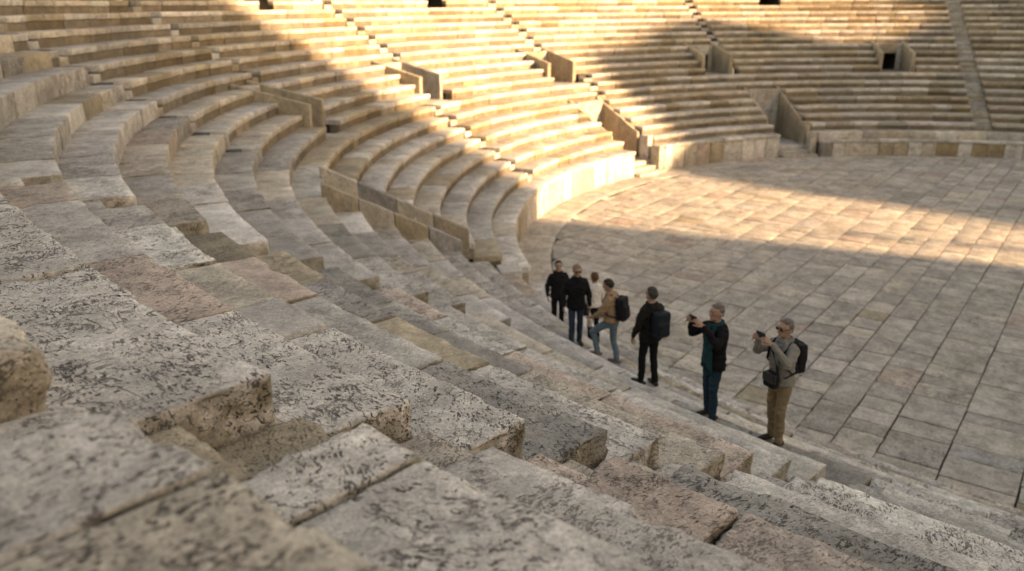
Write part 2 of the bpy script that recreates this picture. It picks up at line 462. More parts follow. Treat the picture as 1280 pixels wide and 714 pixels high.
GROUPSEC = 'banks of stone seating around the paved floor'
def section(label, a0, a1, ks, near=False, pal=PAL_FAR):
    base = pol(RK(ks[0]) + .3, (a0 + a1) / 2, ZK(ks[0]))
    th = empty('seating_bank', base, label, 'stone seating', GROUPSEC)
    for k in ks:
        segs = []
        for s, e in pieces(k, a0, a1): segs.append((s, e))
        if not segs: continue
        mb = MB(); slabs = []
        rf, zb = row_front(k, 0)
        for s, e in segs:
            arc_core(mb, s + .22, e - .22, rf + .11 + (.08 if k == 0 else 0), RK(k + 1) + .1, zb, ZK(k) - .085, 0 if near else 1)
            for b0, b1 in split_arc(s, e, rf, near):
                if near and cam_dist((b0 + b1) / 2, rf, ZK(k)) < 11:
                    m2 = MB(); slab(m2, k, b0, b1, True, pal); slabs.append(m2)
                else:
                    slab(mb, k, b0, b1, near, pal, 1 if near else 0)
        row = mb.build('seat_row', [M_DIRT, M_STONE] if near else [M_FAR, M_DIRT], th, base)
        for m2 in slabs:
            o = m2.build('stone_slab', [M_STONE], row, base)
    return th

UP = list(range(8, KMAX + 1)); LO = list(range(0, 8))
section('lower seats in deep shade at the far right end, beyond the plain stair flight', 12, 74.3, LO)
section('lower seats of the far bank in shade, right of the small podium steps', 74.3, 103.2, LO)
section('lower seats where the golden light fades into shade, between the two podium openings', 103.2, 131.9, LO)
section('lower sunlit seats left of the podium opening, cut by small dark notches', 131.9, 158.0, LO)
section('lower seats half in shade just behind the long sloping parapet', 158.0, PAR_B, LO)
section('upper seats in shade at the far right, beyond the plain stair flight', 12, 74.3, UP)
section('upper seats around the square black doorway at far right', 74.3, 104.6, UP)
section('upper seats crossed by the rounded shadow in the middle of the far bank', 104.6, 129.5, UP)
section('upper seats in the brightest golden sun at the top centre', 129.5, 150.4, UP)
section('upper seats crossed by the sloping shadow edge on the left bank', 150.4, 172.0, UP)
section('upper seats in shade at the top left, above the curving steps', 172.0, 189.5, UP)
PAL_MID = [(WHITE, .40), (GR2, .32), (CREAM, .18), (TAN, .03), (PINK, .02), (DK2, .05)]
section('curving seats in shade left of the sloping parapet, wide smooth treads', 189.5, 212.6, list(range(8, 20)), True, PAL_MID)
section('low curving steps running from the sloping parapet toward the walkers', PAR_B, 212.6, LO, True, PAL_MID)
section('pitted pale seat slabs in the middle foreground behind the row of broken block ends', 212.6, 226.75, list(range(0, 18)), True, PAL_NEAR)
section('big blurred seat slabs nearest the viewer along the bottom edge', 226.75, 262, list(range(0, 17)), True, PAL_NEAR)

# wall closing the top of the seating
mb = MB(); rw = RK(KMAX + 1)
for c in range(4):
    for b0, b1 in split_arc(12 + c * .7, 250, rw, False):
        ring_block(mb, b0 + .02, b1 - .02, rw + rng.normal(0, .01), rw + .8, ZK(KMAX) - .1 + c * .5, ZK(KMAX) + .395 + c * .5, pick(PAL_FAR), res=.5, er=.015, rough=.01, pit=.5)
base = pol(rw, 130, ZK(KMAX))
tag(mb.build('perimeter_wall', [M_FAR], None, tuple(base)), 'coursed stone wall running round the top of all the seating', 'stone wall')

# stairways: half-height steps set in the notches
for key, lab, ks, w in STAIRS:
    base = pol(RK(ks[0][0]), ks[0][1], ZK(ks[0][0] - 1))
    th = empty('stairway', base, lab, 'stairs', 'stairs cut into the seating')
    near = key in ('n1', 'n2')
    for k, az in ks:
        mb = MB(); ha = math.degrees(w / 2 / (RK(k) + .2)); rf = RK(k)
        d = cam_dist(az, rf, ZK(k)); kw = detail(d)
        tint = pick(PAL_MID if near else PAL_FAR)
        back = tint if near else np.array(DARK) * .22  # far notch backs painted near-black, recess shade put into the tint
        mi = 0
        dep = .36
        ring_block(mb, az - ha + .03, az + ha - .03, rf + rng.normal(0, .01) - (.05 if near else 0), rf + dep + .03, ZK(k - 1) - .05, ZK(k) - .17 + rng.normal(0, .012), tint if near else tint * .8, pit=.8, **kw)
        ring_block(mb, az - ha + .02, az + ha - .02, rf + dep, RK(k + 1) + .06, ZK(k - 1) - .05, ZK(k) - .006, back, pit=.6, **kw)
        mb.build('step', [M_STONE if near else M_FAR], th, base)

# plain stair flight at far right
th = empty('stairway', pol(RK(1), 74.3, ZK(0)), 'plain shaded stair flight climbing the whole far right bank', 'stairs', 'stairs cut into the seating')
for k in range(1, KMAX + 1):
    mb = MB(); ha = math.degrees(.42 / RK(k)); rf = RK(k)
    for j, (rr, zz) in enumerate([(rf + .12, ZK(k - 1) + .11), (rf + .34, ZK(k - 1) + .23), (rf + .56, ZK(k))]):
        ring_block(mb, 74.3 - ha + .02, 74.3 + ha - .02, rr, RK(k + 1) + .3, ZK(k - 1) - .1, zz, pick(PAL_FAR) * .72, res=.4, er=.012)
    mb.build('step', [M_FAR], th, bpy_loc[th.name])

# ------------------------------------------------------------------ walled passages
def wall_prism(mb, az, side_off, thick, pts, tint, pit=.4):
    """radial wall: pts = outline [(r,z)...], placed side_off metres along +az from the radial line az"""
    a = rad(az); ur = np.array([math.cos(a), math.sin(a)]); ut = np.array([-math.sin(a), math.cos(a)])
    n = len(pts)
    v = []
    for s in (side_off, side_off + thick):
        for r, z in pts:
            q = np.array([CX, CY]) + ur * r + ut * s
            v.append([q[0], q[1], z])
    v = np.array(v)
    me_q = [[i, (i + 1) % n, (i + 1) % n + n, i + n] for i in range(n)]
    # sides as quad strips between bottom and top outline (outline is 4 or 6 points: bottom first)
    h = n // 2
    for b in (0, n):
        for i in range(h - 1):
            me_q.append([b + i, b + i + 1, b + n - 2 - i, b + n - 1 - i] if b else [b + i, b + n - 1 - i, b + n - 2 - i, b + i + 1])
    mb.add(v, np.array(me_q), v.copy() + rng.uniform(-9, 9, 3), tint, pit, 0)

def subdiv_wall(mb, az, s0, thick, rA, rB, zbA, zbB, ztA, ztB, tint, n=8, jit=.012, pit=.4):
    """sloping wall from rA (outer, high) to rB (inner, low): eroded block with linear top/bottom"""
    a = rad(az); ur = np.array([math.cos(a), math.sin(a)]); ut = np.array([-math.sin(a), math.cos(a)])
    L = abs(rA - rB)
    def xf(p):
        t = p[:, 1] / L
        r = rB + (rA - rB) * t
        zb = zbB + (zbA - zbB) * t; zt = ztB + (ztA - ztB) * t
        z = zb + (zt - zb) * p[:, 2] / 1.0
        s = s0 + p[:, 0]
        return np.stack([CX + ur[0] * r + ut[0] * s, CY + ur[1] * r + ut[1] * s, z], 1)
    box_block(mb, (thick, L, 1.0), xf, tint, res=.14, er=.022, rough=jit, pit=pit, flip=True, faces='TFBLR', rot=False)

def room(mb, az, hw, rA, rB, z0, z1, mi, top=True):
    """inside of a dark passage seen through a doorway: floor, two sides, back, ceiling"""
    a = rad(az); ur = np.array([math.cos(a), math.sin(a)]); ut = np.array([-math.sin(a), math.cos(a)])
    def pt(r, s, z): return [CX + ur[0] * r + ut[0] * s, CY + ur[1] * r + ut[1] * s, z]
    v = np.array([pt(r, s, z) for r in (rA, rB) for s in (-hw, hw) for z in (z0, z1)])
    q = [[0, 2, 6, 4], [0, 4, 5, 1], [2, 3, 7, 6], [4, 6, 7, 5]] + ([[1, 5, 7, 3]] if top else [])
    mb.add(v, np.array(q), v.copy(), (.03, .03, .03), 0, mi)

def passage(label, az, k0, k1, hw, low=False):
    base = pol(RK(k0) + .4, az, ZK(k0 - 1) if k0 else FLOOR_Z)
    th = empty('entrance_passage', base, label, 'passage', 'walled entrance passages in the seating')
    tw = .2
    zf = ZK(k0 - 1) - .02 if k0 else FLOOR_Z + .12
    r_in = RK(k0) + (.45 if k0 else 1.5); r_out = RK(k1 + 1) + .02
    wt = np.array(TAN) * .95
    for s in (-hw, hw - tw):
        mb = MB()
        subdiv_wall(mb, az, s, tw, r_out, r_in, zf - .3, zf - .3, ZK(k1) + .16, zf + (1.0 if not low else 1.5), pick([(TAN, 1), (GREY, .5)]))
        mb.build('side_wall', [M_FAR], th, base)
    # back wall with doorway: lintel + jambs, dark room behind
    mb = MB(); rb = RK(k1) + .25
    a = rad(az); ut = a + math.pi / 2
    dw = min(.5, hw - .24); dh = .9 if not low else 1.2
    zt = ZK(k1) + .02
    def blk(s0, s1, z0, z1, t):
        q = pol(rb, az) + np.array([math.cos(ut) * s1, math.sin(ut) * s1, 0])
        straight_block(mb, (q[0], q[1]), ut + math.pi, (s1 - s0, RK(k1 + 1) + .12 - rb, z1 - z0), z0, t, res=.3, er=.02, faces='TFBLR', flip=True)
    blk(-hw + tw, -dw, zf, zt, pick(PAL_FAR)); blk(dw, hw - tw, zf, zt, pick(PAL_FAR)); blk(-dw, dw, zf + dh, zt, pick(PAL_FAR))
    mb.build('back_wall', [M_FAR], th, base)
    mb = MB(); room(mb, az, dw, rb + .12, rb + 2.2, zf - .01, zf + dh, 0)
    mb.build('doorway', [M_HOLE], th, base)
    # passage floor / steps
    mb = MB()
    if not low:
        ha = math.degrees((hw - tw) / RK(k0))
        ring_block(mb, az - ha, az + ha, RK(k0) - .02, rb + .1, zf - .3, zf, pick(PAL_FAR) * .8, res=.4)
        mb.build('floor_slab', [M_FAR], th, base)
    else:
        ha = math.degrees((hw - .1) / RK(0))
        for i in range(3):
            ring_block(mb, az - ha, az + ha, R0 - .25 + i * .42, rb + .1, FLOOR_Z - .05, FLOOR_Z + .17 * (i + 1) - .05, pick(PAL_FAR), res=.4)
        mb.build('floor_slab', [M_FAR], th, base)
        mb = MB()
        for s, r, h in ((-hw + .02, R0 + .02, P + .02), (-hw + .02, R0 + .72, P + RISE + .05)):
            q = pol(r, az) + np.array([math.cos(ut) * s, math.sin(ut) * s, 0])
            straight_block(mb, (q[0], q[1]), a, (.5, .34, h - FLOOR_Z), FLOOR_Z, pick(PAL_FAR), res=.3, er=.025, faces='TFBLR')
        mb.build('stone_pier', [M_FAR], th, base)
    return th
for p_ in PASS: passage(*p_)
for p_ in LOWP: passage(*p_, low=True)
for lab, az, k0, k1, hw in TOPD:
    base = pol(RK(k0), az, ZK(k0 - 1))
    th = empty('doorway', base, lab, 'doorway', 'dark doorways high in the seating')
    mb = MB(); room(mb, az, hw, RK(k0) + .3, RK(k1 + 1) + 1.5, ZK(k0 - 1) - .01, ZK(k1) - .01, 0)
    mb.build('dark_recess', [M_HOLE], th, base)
    mb = MB()
    ha = math.degrees((hw + .1) / RK(k1))
    ring_block(mb, az - ha, az + ha, RK(k0) + .6, RK(k1 + 1) + 1.5, ZK(k1) - .02, ZK(k1) + .25, pick(PAL_FAR), res=.4, faces='TFBLRb')
    mb.build('lintel', [M_FAR], th, base)

# ------------------------------------------------------------------ long parapets and the stair between
for az, lab, s0 in ((PAR_A, 'long sloping stone parapet nearest the low curving steps', 0.0), (PAR_B, 'second long sloping parapet, behind the nearer one, beside the lower seats', -.22)):
    base = pol(RK(4), az, ZK(3))
    th = empty('parapet_wall', base, lab, 'parapet')
    rA, rB = RK(7) + .1, RK(2.9 if s0 == 0 else 2.2)
    cuts = np.linspace(0, 1, 5)
    for t0, t1 in zip(cuts, cuts[1:]):
        mb = MB(); g = .001
        ra, rb_ = rA + (rB - rA) * (t0 + g), rA + (rB - rA) * (t1 - g)
        top = lambda r: ZK(0) + .62 + (r - RK(1)) / RUN * RISE * .98
        subdiv_wall(mb, az, s0, .22, ra, rb_, top(ra) - 1.6, top(rb_) - 1.6, top(ra), top(rb_), pick([(TAN, 1), (GREY, .7), (CREAM, .5)]), jit=.012)
        mb.build('wall_block', [M_FAR], th, base)
th = empty('stairway', pol(RK(1), 193.4, ZK(0)), 'steep steps hidden between the two long sloping parapets', 'stairs', 'stairs cut into the seating')
for k in range(0, 7):
    mb = MB()
    for j in range(2):
        ring_block(mb, PAR_B + .1, PAR_A - .1, RK(k) + .34 * j, RK(k + 1) + .35, ZK(k - 1) - .4 if k else FLOOR_Z, ZK(k - 1) + RISE * (.5 + .5 * j) - .35, pick(PAL_MID), res=.25, er=.02)
    mb.build('step', [M_FAR], th, bpy_loc[th.name])

# ------------------------------------------------------------------ right part of the podium: extra low row
mb = MB()
for b0, b1 in split_arc(44, 101.2, R0, False):
    pass

# ------------------------------------------------------------------ paving
def floor_pave():
    mb = MB(); th = rad(53.5); c, s = math.cos(th), math.sin(th)
    Rin = R0 - 1.05
    # dark bed under the joints
    n = 96; a = np.linspace(0, 2 * np.pi, n + 1)[:-1]
    v = np.concatenate([[[CX, CY, FLOOR_Z - .03]], np.stack([CX + (R0 + 1.4) * np.cos(a), CY + (R0 + 1.4) * np.sin(a), np.full(n, FLOOR_Z - .03)], 1)])
    q = np.array([[0, 1 + i, 1 + (i + 1) % n, 1 + (i + 2) % n] for i in range(0, n, 2)])
    mb.add(v, q, v.copy(), (.05, .04, .03), 0, 1)
    y = -Rin
    while y < Rin:
        w = rng.uniform(.62, 1.12); y1 = min(y + w, Rin)
        ext = math.sqrt(max(0, Rin ** 2 - min(abs(y), abs(y1)) ** 2))
        x = -ext + rng.uniform(0, .4)
        while x < ext:
            L = rng.uniform(.4, .85) if rng.random() < .82 else rng.uniform(.85, 1.3)
            # clip the slab to the circle
            def lim(yy): return math.sqrt(max(0, Rin ** 2 - yy * yy))
            g = .005 + rng.random() ** 2 * .014
            x0, x1, ya, yb = x + g, x + L - g, y + g, y1 - g
            if x1 - x0 > .15:
                wx = CX + c * (x0 + x1) / 2 - s * (ya + yb) / 2; wy = CY + s * (x0 + x1) / 2 + c * (ya + yb) / 2
                d = math.hypot(wx, wy)
                inside = all(xx * xx + yy * yy < (Rin + .02) ** 2 for xx in (x0, x1) for yy in (ya, yb))
                dz = rng.normal(0, .004)
                tl = rng.normal(0, .004, 2)
                cl = inside
                def xf(p, x0=x0, ya=ya, dz=dz, cl=cl):
                    X = x0 + p[:, 0]; Y = ya + p[:, 1]
                    if not cl:
                        rr = np.hypot(X, Y); f = np.minimum(1, (Rin - .01) / np.maximum(rr, 1e-6)); X = X * f; Y = Y * f
                    return np.stack([CX + c * X - s * Y, CY + s * X + c * Y, FLOOR_Z - .06 + p[:, 2] + dz], 1)
                corners = [(xx, yy) for xx in (x0, x1) for yy in (ya, yb)]
                if any(math.hypot(*q_) < Rin for q_ in corners):
                    box_block(mb, (x1 - x0, yb - ya, .06), xf, pick(PAL_FLOOR), res=.12 if d < 17 else .3, er=.010, rough=.006, chip=.05 if d < 17 else 0, pit=rng.uniform(.3, 1.1), tilt=tl, rot=False)
            x += L
        y = y1
    # kerb ring of curved slabs round the edge
    aa = 0
    while aa < 360:
        da = rng.uniform(3.0, 5.5); e = min(360, aa + da)
        ring_block(mb, aa + .02, e - .02, Rin + .008, R0 + .35, FLOOR_Z - .06, FLOOR_Z + rng.normal(0, .003), pick(PAL_FLOOR), res=.25, er=.012, pit=.4, rot=False)
        aa = e
    o = mb.build('paved_floor', [M_FLOOR, M_DIRT]); o['kind'] = 'structure'
floor_pave()
g = MB(); gv = np.array([[-900, -900, -.32], [900, -900, -.32], [900, 900, -.32], [-900, 900, -.32]], float)
g.add(gv, np.array([[0, 1, 2, 3]]), gv.copy(), (.1, .1, .1)); o = g.build('ground', [M_GROUND]); o['kind'] = 'structure'

def grit():
    mb = MB()
    for i in range(420):
        k = int(rng.integers(2, 16)); a = rng.uniform(214, 238); rr = RK(k) + RUN - abs(rng.normal(0, .09)) - .03; sz = rng.uniform(.006, .022) * (1.6 if rng.random() < .1 else 1)
        if any(c0 < a < c1 for c0, c1 in NOTCH.get(k, [])): continue
        q = pol(rr, a, ZK(k) - .006)
        straight_block(mb, q[:2], rng.uniform(0, 6), (sz * rng.uniform(1, 2), sz * 1.2, sz), q[2], np.array(pick(PAL_NEAR)) * .8, res=sz, er=sz * .3, rough=sz * .2, faces='TFBLR', pit=.2)
    o = mb.build('grit', [M_STONE]); o['kind'] = 'stuff'; o['label'] = 'small stone chips and grit lying along the seat treads'
grit()

# loose blocks at the foot of the parapets
def loose(az, r, z, size, ang, label, tint, pit=.5):
    base = pol(r, az, z); mb = MB()
    straight_block(mb, base[:2], ang, size, z, np.array(tint), res=.06, er=.03, rough=.012, chip=.08, faces='TFBLR', pit=pit)
    o = mb.build('stone_block', [M_STONE], None, tuple(base)); tag(o, label, 'stone block')
loose(192.2, R0 - .62, FLOOR_Z, (.95, .62, .52), rad(100), 'squared loose stone block on the paving at the foot of the podium end', WHITE)
loose(196.0, R0 - .75, FLOOR_Z, (1.1, .75, .3), rad(104), 'flat pale slab lying on the paving in front of the squared block', CREAM)
loose(193.2, R0 + .35, P - .25, (.62, .55, .38), rad(100), 'pale block at the lower end of the nearer parapet', WHITE)

# ------------------------------------------------------------------ unseen blocker added beyond the floor, outline shaped to cast the theatre's shadows
SUN_AZ, SUN_EL = -23.0, 17.0
def stage_wall():
    D = 34.0; a = rad(SUN_AZ); d = np.array([math.cos(a), math.sin(a)]); nn = np.array([.39, .92]); nn = nn / np.linalg.norm(nn)
    nn = np.array([-math.sin(a), math.cos(a)])
    prof = [(-52, 14), (-44, 18), (-36, 20), (-30, 24), (-22, 32), (-14, 35), (-8, 34), (-2.2, 33), (-1.6, 24), (-1.6, 17.5), (-2.6, 16.5), (-3.4, 15), (-3.3, 12.5),
            (-2.4, 10.2), (.15, 9.6), (.2, 13.2), (.5, 13.0), (.55, 9.8), (2.6, 10.2), (3.6, 11.2), (5.2, 12.2), (6.2, 13.4), (8.1, 14.8), (10.3, 16.4), (11.5, 18.3), (12.6, 20.2), (14.2, 21.8), (17.7, 21.7), (20, 22.3), (22, 22.3), (23.5, 21.8),
            (24.2, 20.2), (24.4, 18.4), (25.2, 17.6), (27.3, 17.7), (29.5, 18.6), (30.5, 24), (31, 33), (40, 36), (52, 34)]
    v = []; 
    for t in (0, 1.6):
        for n_, h in prof:
            q = np.array([CX, CY]) + d * (D + t) + nn * n_
            v.append([q[0], q[1], -.32]); v.append([q[0], q[1], h])
    v = np.array(v); m = len(prof) * 2; q = []
    for i in range(len(prof) - 1):
        b = i * 2
        q.append([b, b + 1, b + 3, b + 2]); q.append([m + b, m + b + 2, m + b + 3, m + b + 1]); q.append([b + 1, m + b + 1, m + b + 3, b + 3])
    q.append([0, m, m + 1, 1]); q.append([m - 2, m - 1, 2 * m - 1, 2 * m - 2])
    mb = MB(); mb.add(v, np.array(q), v.copy(), CREAM, .6)
    o = mb.build('ruined_wall', [M_FAR], None, (CX + d[0] * D, CY + d[1] * D, -.3), smooth=False)
    tag(o, 'tall unseen screen with a ragged top, added to shade the theatre', 'ruined wall')
stage_wall()

# ------------------------------------------------------------------ people
def ray_at(x, y, z):
    a = (x - 640) / 1024.4; b = -(y - 357) / 1024.4
    cr_, sr_ = math.cos(.0057), math.sin(.0057)
    a, b = a * cr_ + b * sr_, -a * sr_ + b * cr_
    cp_, sp_ = math.cos(.3318), math.sin(.3318)
    d = np.array([a, cp_ + b * sp_, -sp_ + b * cp_]); t = (z - CAM[2]) / d[2]
    return CAM + t * d

class Geo:
    def __init__(s): s.v = []; s.f = []
    def rings(s, rings, cap=True):
        """rings: list of (n,3) arrays"""
        b = len(s.v); n = len(rings[0])
        for r in rings: s.v += [tuple(p) for p in r]
        for i in range(len(rings) - 1):
            for j in range(n):
                k = (j + 1) % n
                s.f.append((b + i * n + j, b + i * n + k, b + (i + 1) * n + k, b + (i + 1) * n + j))
        if cap:
            s.f.append(tuple(b + j for j in reversed(range(n)))); s.f.append(tuple(b + (len(rings) - 1) * n + j for j in range(n)))
    def tube(s, pts, rad_, n=12, flat=1.0, up=(0, 0, 1), round_=True):
        P_ = [np.array(p, float) for p in pts]; R_ = list(rad_)
        if round_:
            d0 = (P_[0] - P_[1]); d0 /= np.linalg.norm(d0); d1 = P_[-1] - P_[-2]; d1 /= np.linalg.norm(d1)
            r0, r1 = R_[0], R_[-1]
            P_ = [P_[0] + d0 * r0 * .95, P_[0] + d0 * r0 * .7] + P_ + [P_[-1] + d1 * r1 * .7, P_[-1] + d1 * r1 * .95]
            R_ = [r0 * .3, r0 * .72] + R_ + [r1 * .72, r1 * .3]
        out = []
        dm = P_[-1] - P_[0]; dm /= (np.linalg.norm(dm) + 1e-9); upv = np.array(up, float); upv /= np.linalg.norm(upv)
        if abs(dm @ upv) > .85 and round_: up = (0, 1, 0) if abs(dm[1]) < .7 else (0, 0, 1)
        for i, p in enumerate(P_):
            a = P_[max(0, i - 1)]; b = P_[min(len(P_) - 1, i + 1)]
            d = b - a; d /= np.linalg.norm(d)
            u = np.array(up, float); u = u - d * (u @ d)
            if np.linalg.norm(u) < .05: u = np.array([0, 1., 0]) - d * d[1]
            u /= np.linalg.norm(u); w_ = np.cross(d, u)
            t = np.arange(n) / n * 2 * np.pi
            out.append(p + R_[i] * (np.cos(t)[:, None] * w_ + flat * np.sin(t)[:, None] * u))
        s.rings(out)
    def ell(s, c, r, n=16, m=10, fn=None):
        out = []
        for i in range(m + 1):
            th = math.pi * (i + .001) / (m + .002)
            t = np.arange(n) / n * 2 * np.pi
            p = np.stack([r[0] * math.sin(th) * np.cos(t), r[1] * math.sin(th) * np.sin(t), np.full(n, -r[2] * math.cos(th))], 1)
            out.append(np.array(c) + p)
        if fn is not None: out = [fn(o) for o in out]
        s.rings(out)
    def loft(s, spec, n=20, pw=2.3):
        out = []
        for z, rx, ry, y0 in spec:
            t = np.arange(n) / n * 2 * np.pi
            c, q = np.cos(t), np.sin(t)
            out.append(np.stack([rx * np.sign(c) * np.abs(c) ** (2 / pw), y0 + ry * np.sign(q) * np.abs(q) ** (2 / pw), np.full(n, z)], 1))
        s.rings(out)
    def box(s, c, r, e=.02, n=3):
        """rounded box"""
        out = []
        for z, k in ((-1, .75), (-.93, .95), (-.8, 1), (0, 1.02), (.8, 1), (.93, .95), (1, .75)):
            t = np.arange(20) / 20 * 2 * np.pi; cc, q = np.cos(t), np.sin(t)
            out.append(np.array(c) + np.stack([r[0] * k * np.sign(cc) * np.abs(cc) ** .45, r[1] * k * np.sign(q) * np.abs(q) ** .45, np.full(20, r[2] * z)], 1))
        s.rings(out)

def vox(geo, voxel, smooth=2, it=1, fold=0.0, seed=0):
    me = bpy.data.meshes.new('tmp'); me.from_pydata(geo.v, [], geo.f); me.update()
    import bmesh
    bm = bmesh.new(); bm.from_mesh(me); bmesh.ops.recalc_face_normals(bm, faces=bm.faces); bm.to_mesh(me); bm.free()
    o = bpy.data.objects.new('tmp', me); COL.objects.link(o)
    m = o.modifiers.new('r', 'REMESH'); m.mode = 'VOXEL'; m.voxel_size = voxel
    if smooth:
        m2 = o.modifiers.new('s', 'SMOOTH'); m2.factor = .5; m2.iterations = smooth
    dg = bpy.context.evaluated_depsgraph_get(); dg.update()
    ev = o.evaluated_get(dg); r = bpy.data.meshes.new_from_object(ev)
    nv = len(r.vertices); v = np.empty(nv * 3, np.float32); r.vertices.foreach_get('co', v); v = v.reshape(-1, 3).astype(float)
    nr = np.empty(nv * 3, np.float32); r.vertices.foreach_get('normal', nr); nr = nr.reshape(-1, 3)
    if fold:
        q = v * np.array([9, 9, 22.]) + seed * 3.7
        q[:, 2] += 2.2 * vnoise(v * 6 + seed, 5)
        v = v + nr * (fold * fbm(q, 2, 31))[:, None]
    f = [tuple(p.vertices) for p in r.polygons]
    bpy.data.objects.remove(o); bpy.data.meshes.remove(me); bpy.data.meshes.remove(r)
    g = Geo(); g.v = v; g.f = f
    return g

def fabric(name, col, rough=.85, var=.18): return plain_mat(name, col, rough, var, 30, .004, .15)
M_SKIN = plain_mat('skin', (.36, .21, .145), .55, .08, 25, .002, .35)
M_EYE = plain_mat('eye_dark', (.03, .02, .015), .3, .1, 20)
M_LIP = plain_mat('lip', (.25, .10, .08), .5, .1, 20)
M_BLACKP = plain_mat('black_plastic', (.010, .010, .011), .35, .1, 20, 0, .5)
M_BLACKF = fabric('black_nylon', (.010, .010, .012), .7)
M_SHOE = plain_mat('shoe_leather', (.025, .018, .013), .6, .2, 30)
M_SHOEL = plain_mat('shoe_grey', (.16, .14, .12), .7, .2, 30)

def hand(geo, wrist, d, nrm, side, curl=25., spread=.3, thumb=35.):
    """palm + five fingers. d: hand direction, nrm: palm-side normal, side: +1 thumb towards cross(d,nrm)"""
    d = np.array(d, float); d /= np.linalg.norm(d); nrm = np.array(nrm, float); nrm -= d * (nrm @ d); nrm /= np.linalg.norm(nrm)
    s_ = np.cross(d, nrm) * side; w_ = np.array(wrist, float)
    palm = Geo(); palm.tube([w_ - d * .01, w_ + d * .03, w_ + d * .065, w_ + d * .09], [.026, .036, .041, .037], 12, .36, nrm)
    fing = Geo()
    for i, (o, L, r) in enumerate(((.029, .072, .0090), (.010, .080, .0093), (-.010, .074, .0090), (-.028, .058, .0080))):
        p = w_ + d * .075 + s_ * o; q = d + s_ * (o * spread * 6); q /= np.linalg.norm(q); pts = [p]; ang = 0
        for k, fr in enumerate((.30, .40, .32, .26)):
            a = math.radians(ang); dr = q * math.cos(a) + nrm * math.sin(a)
            pts.append(pts[-1] + dr * L * fr); ang += curl * (1.0 + .1 * i)
        fing.tube(pts, [r * 1.05, r, r * .97, r * .9, r * .8], 8, 1, s_)
    p = w_ + d * .022 + s_ * .026; q = d * math.cos(math.radians(thumb)) + s_ * math.sin(math.radians(thumb)) + nrm * .25; q /= np.linalg.norm(q)
    p2 = p + q * .036; q2 = q * .9 + d * .25 + nrm * .25; q2 /= np.linalg.norm(q2); p3 = p2 + q2 * .03; p4 = p3 + (q2 + nrm * .2) * .022
    fing.tube([p, p2, p3, p4], [.0125, .011, .010, .0085], 8, 1, nrm)
    geo.v = list(geo.v) + list(palm.v); geo.f = list(geo.f) + [tuple(x + len(geo.v) - len(palm.v) for x in f) for f in palm.f]
    return fing

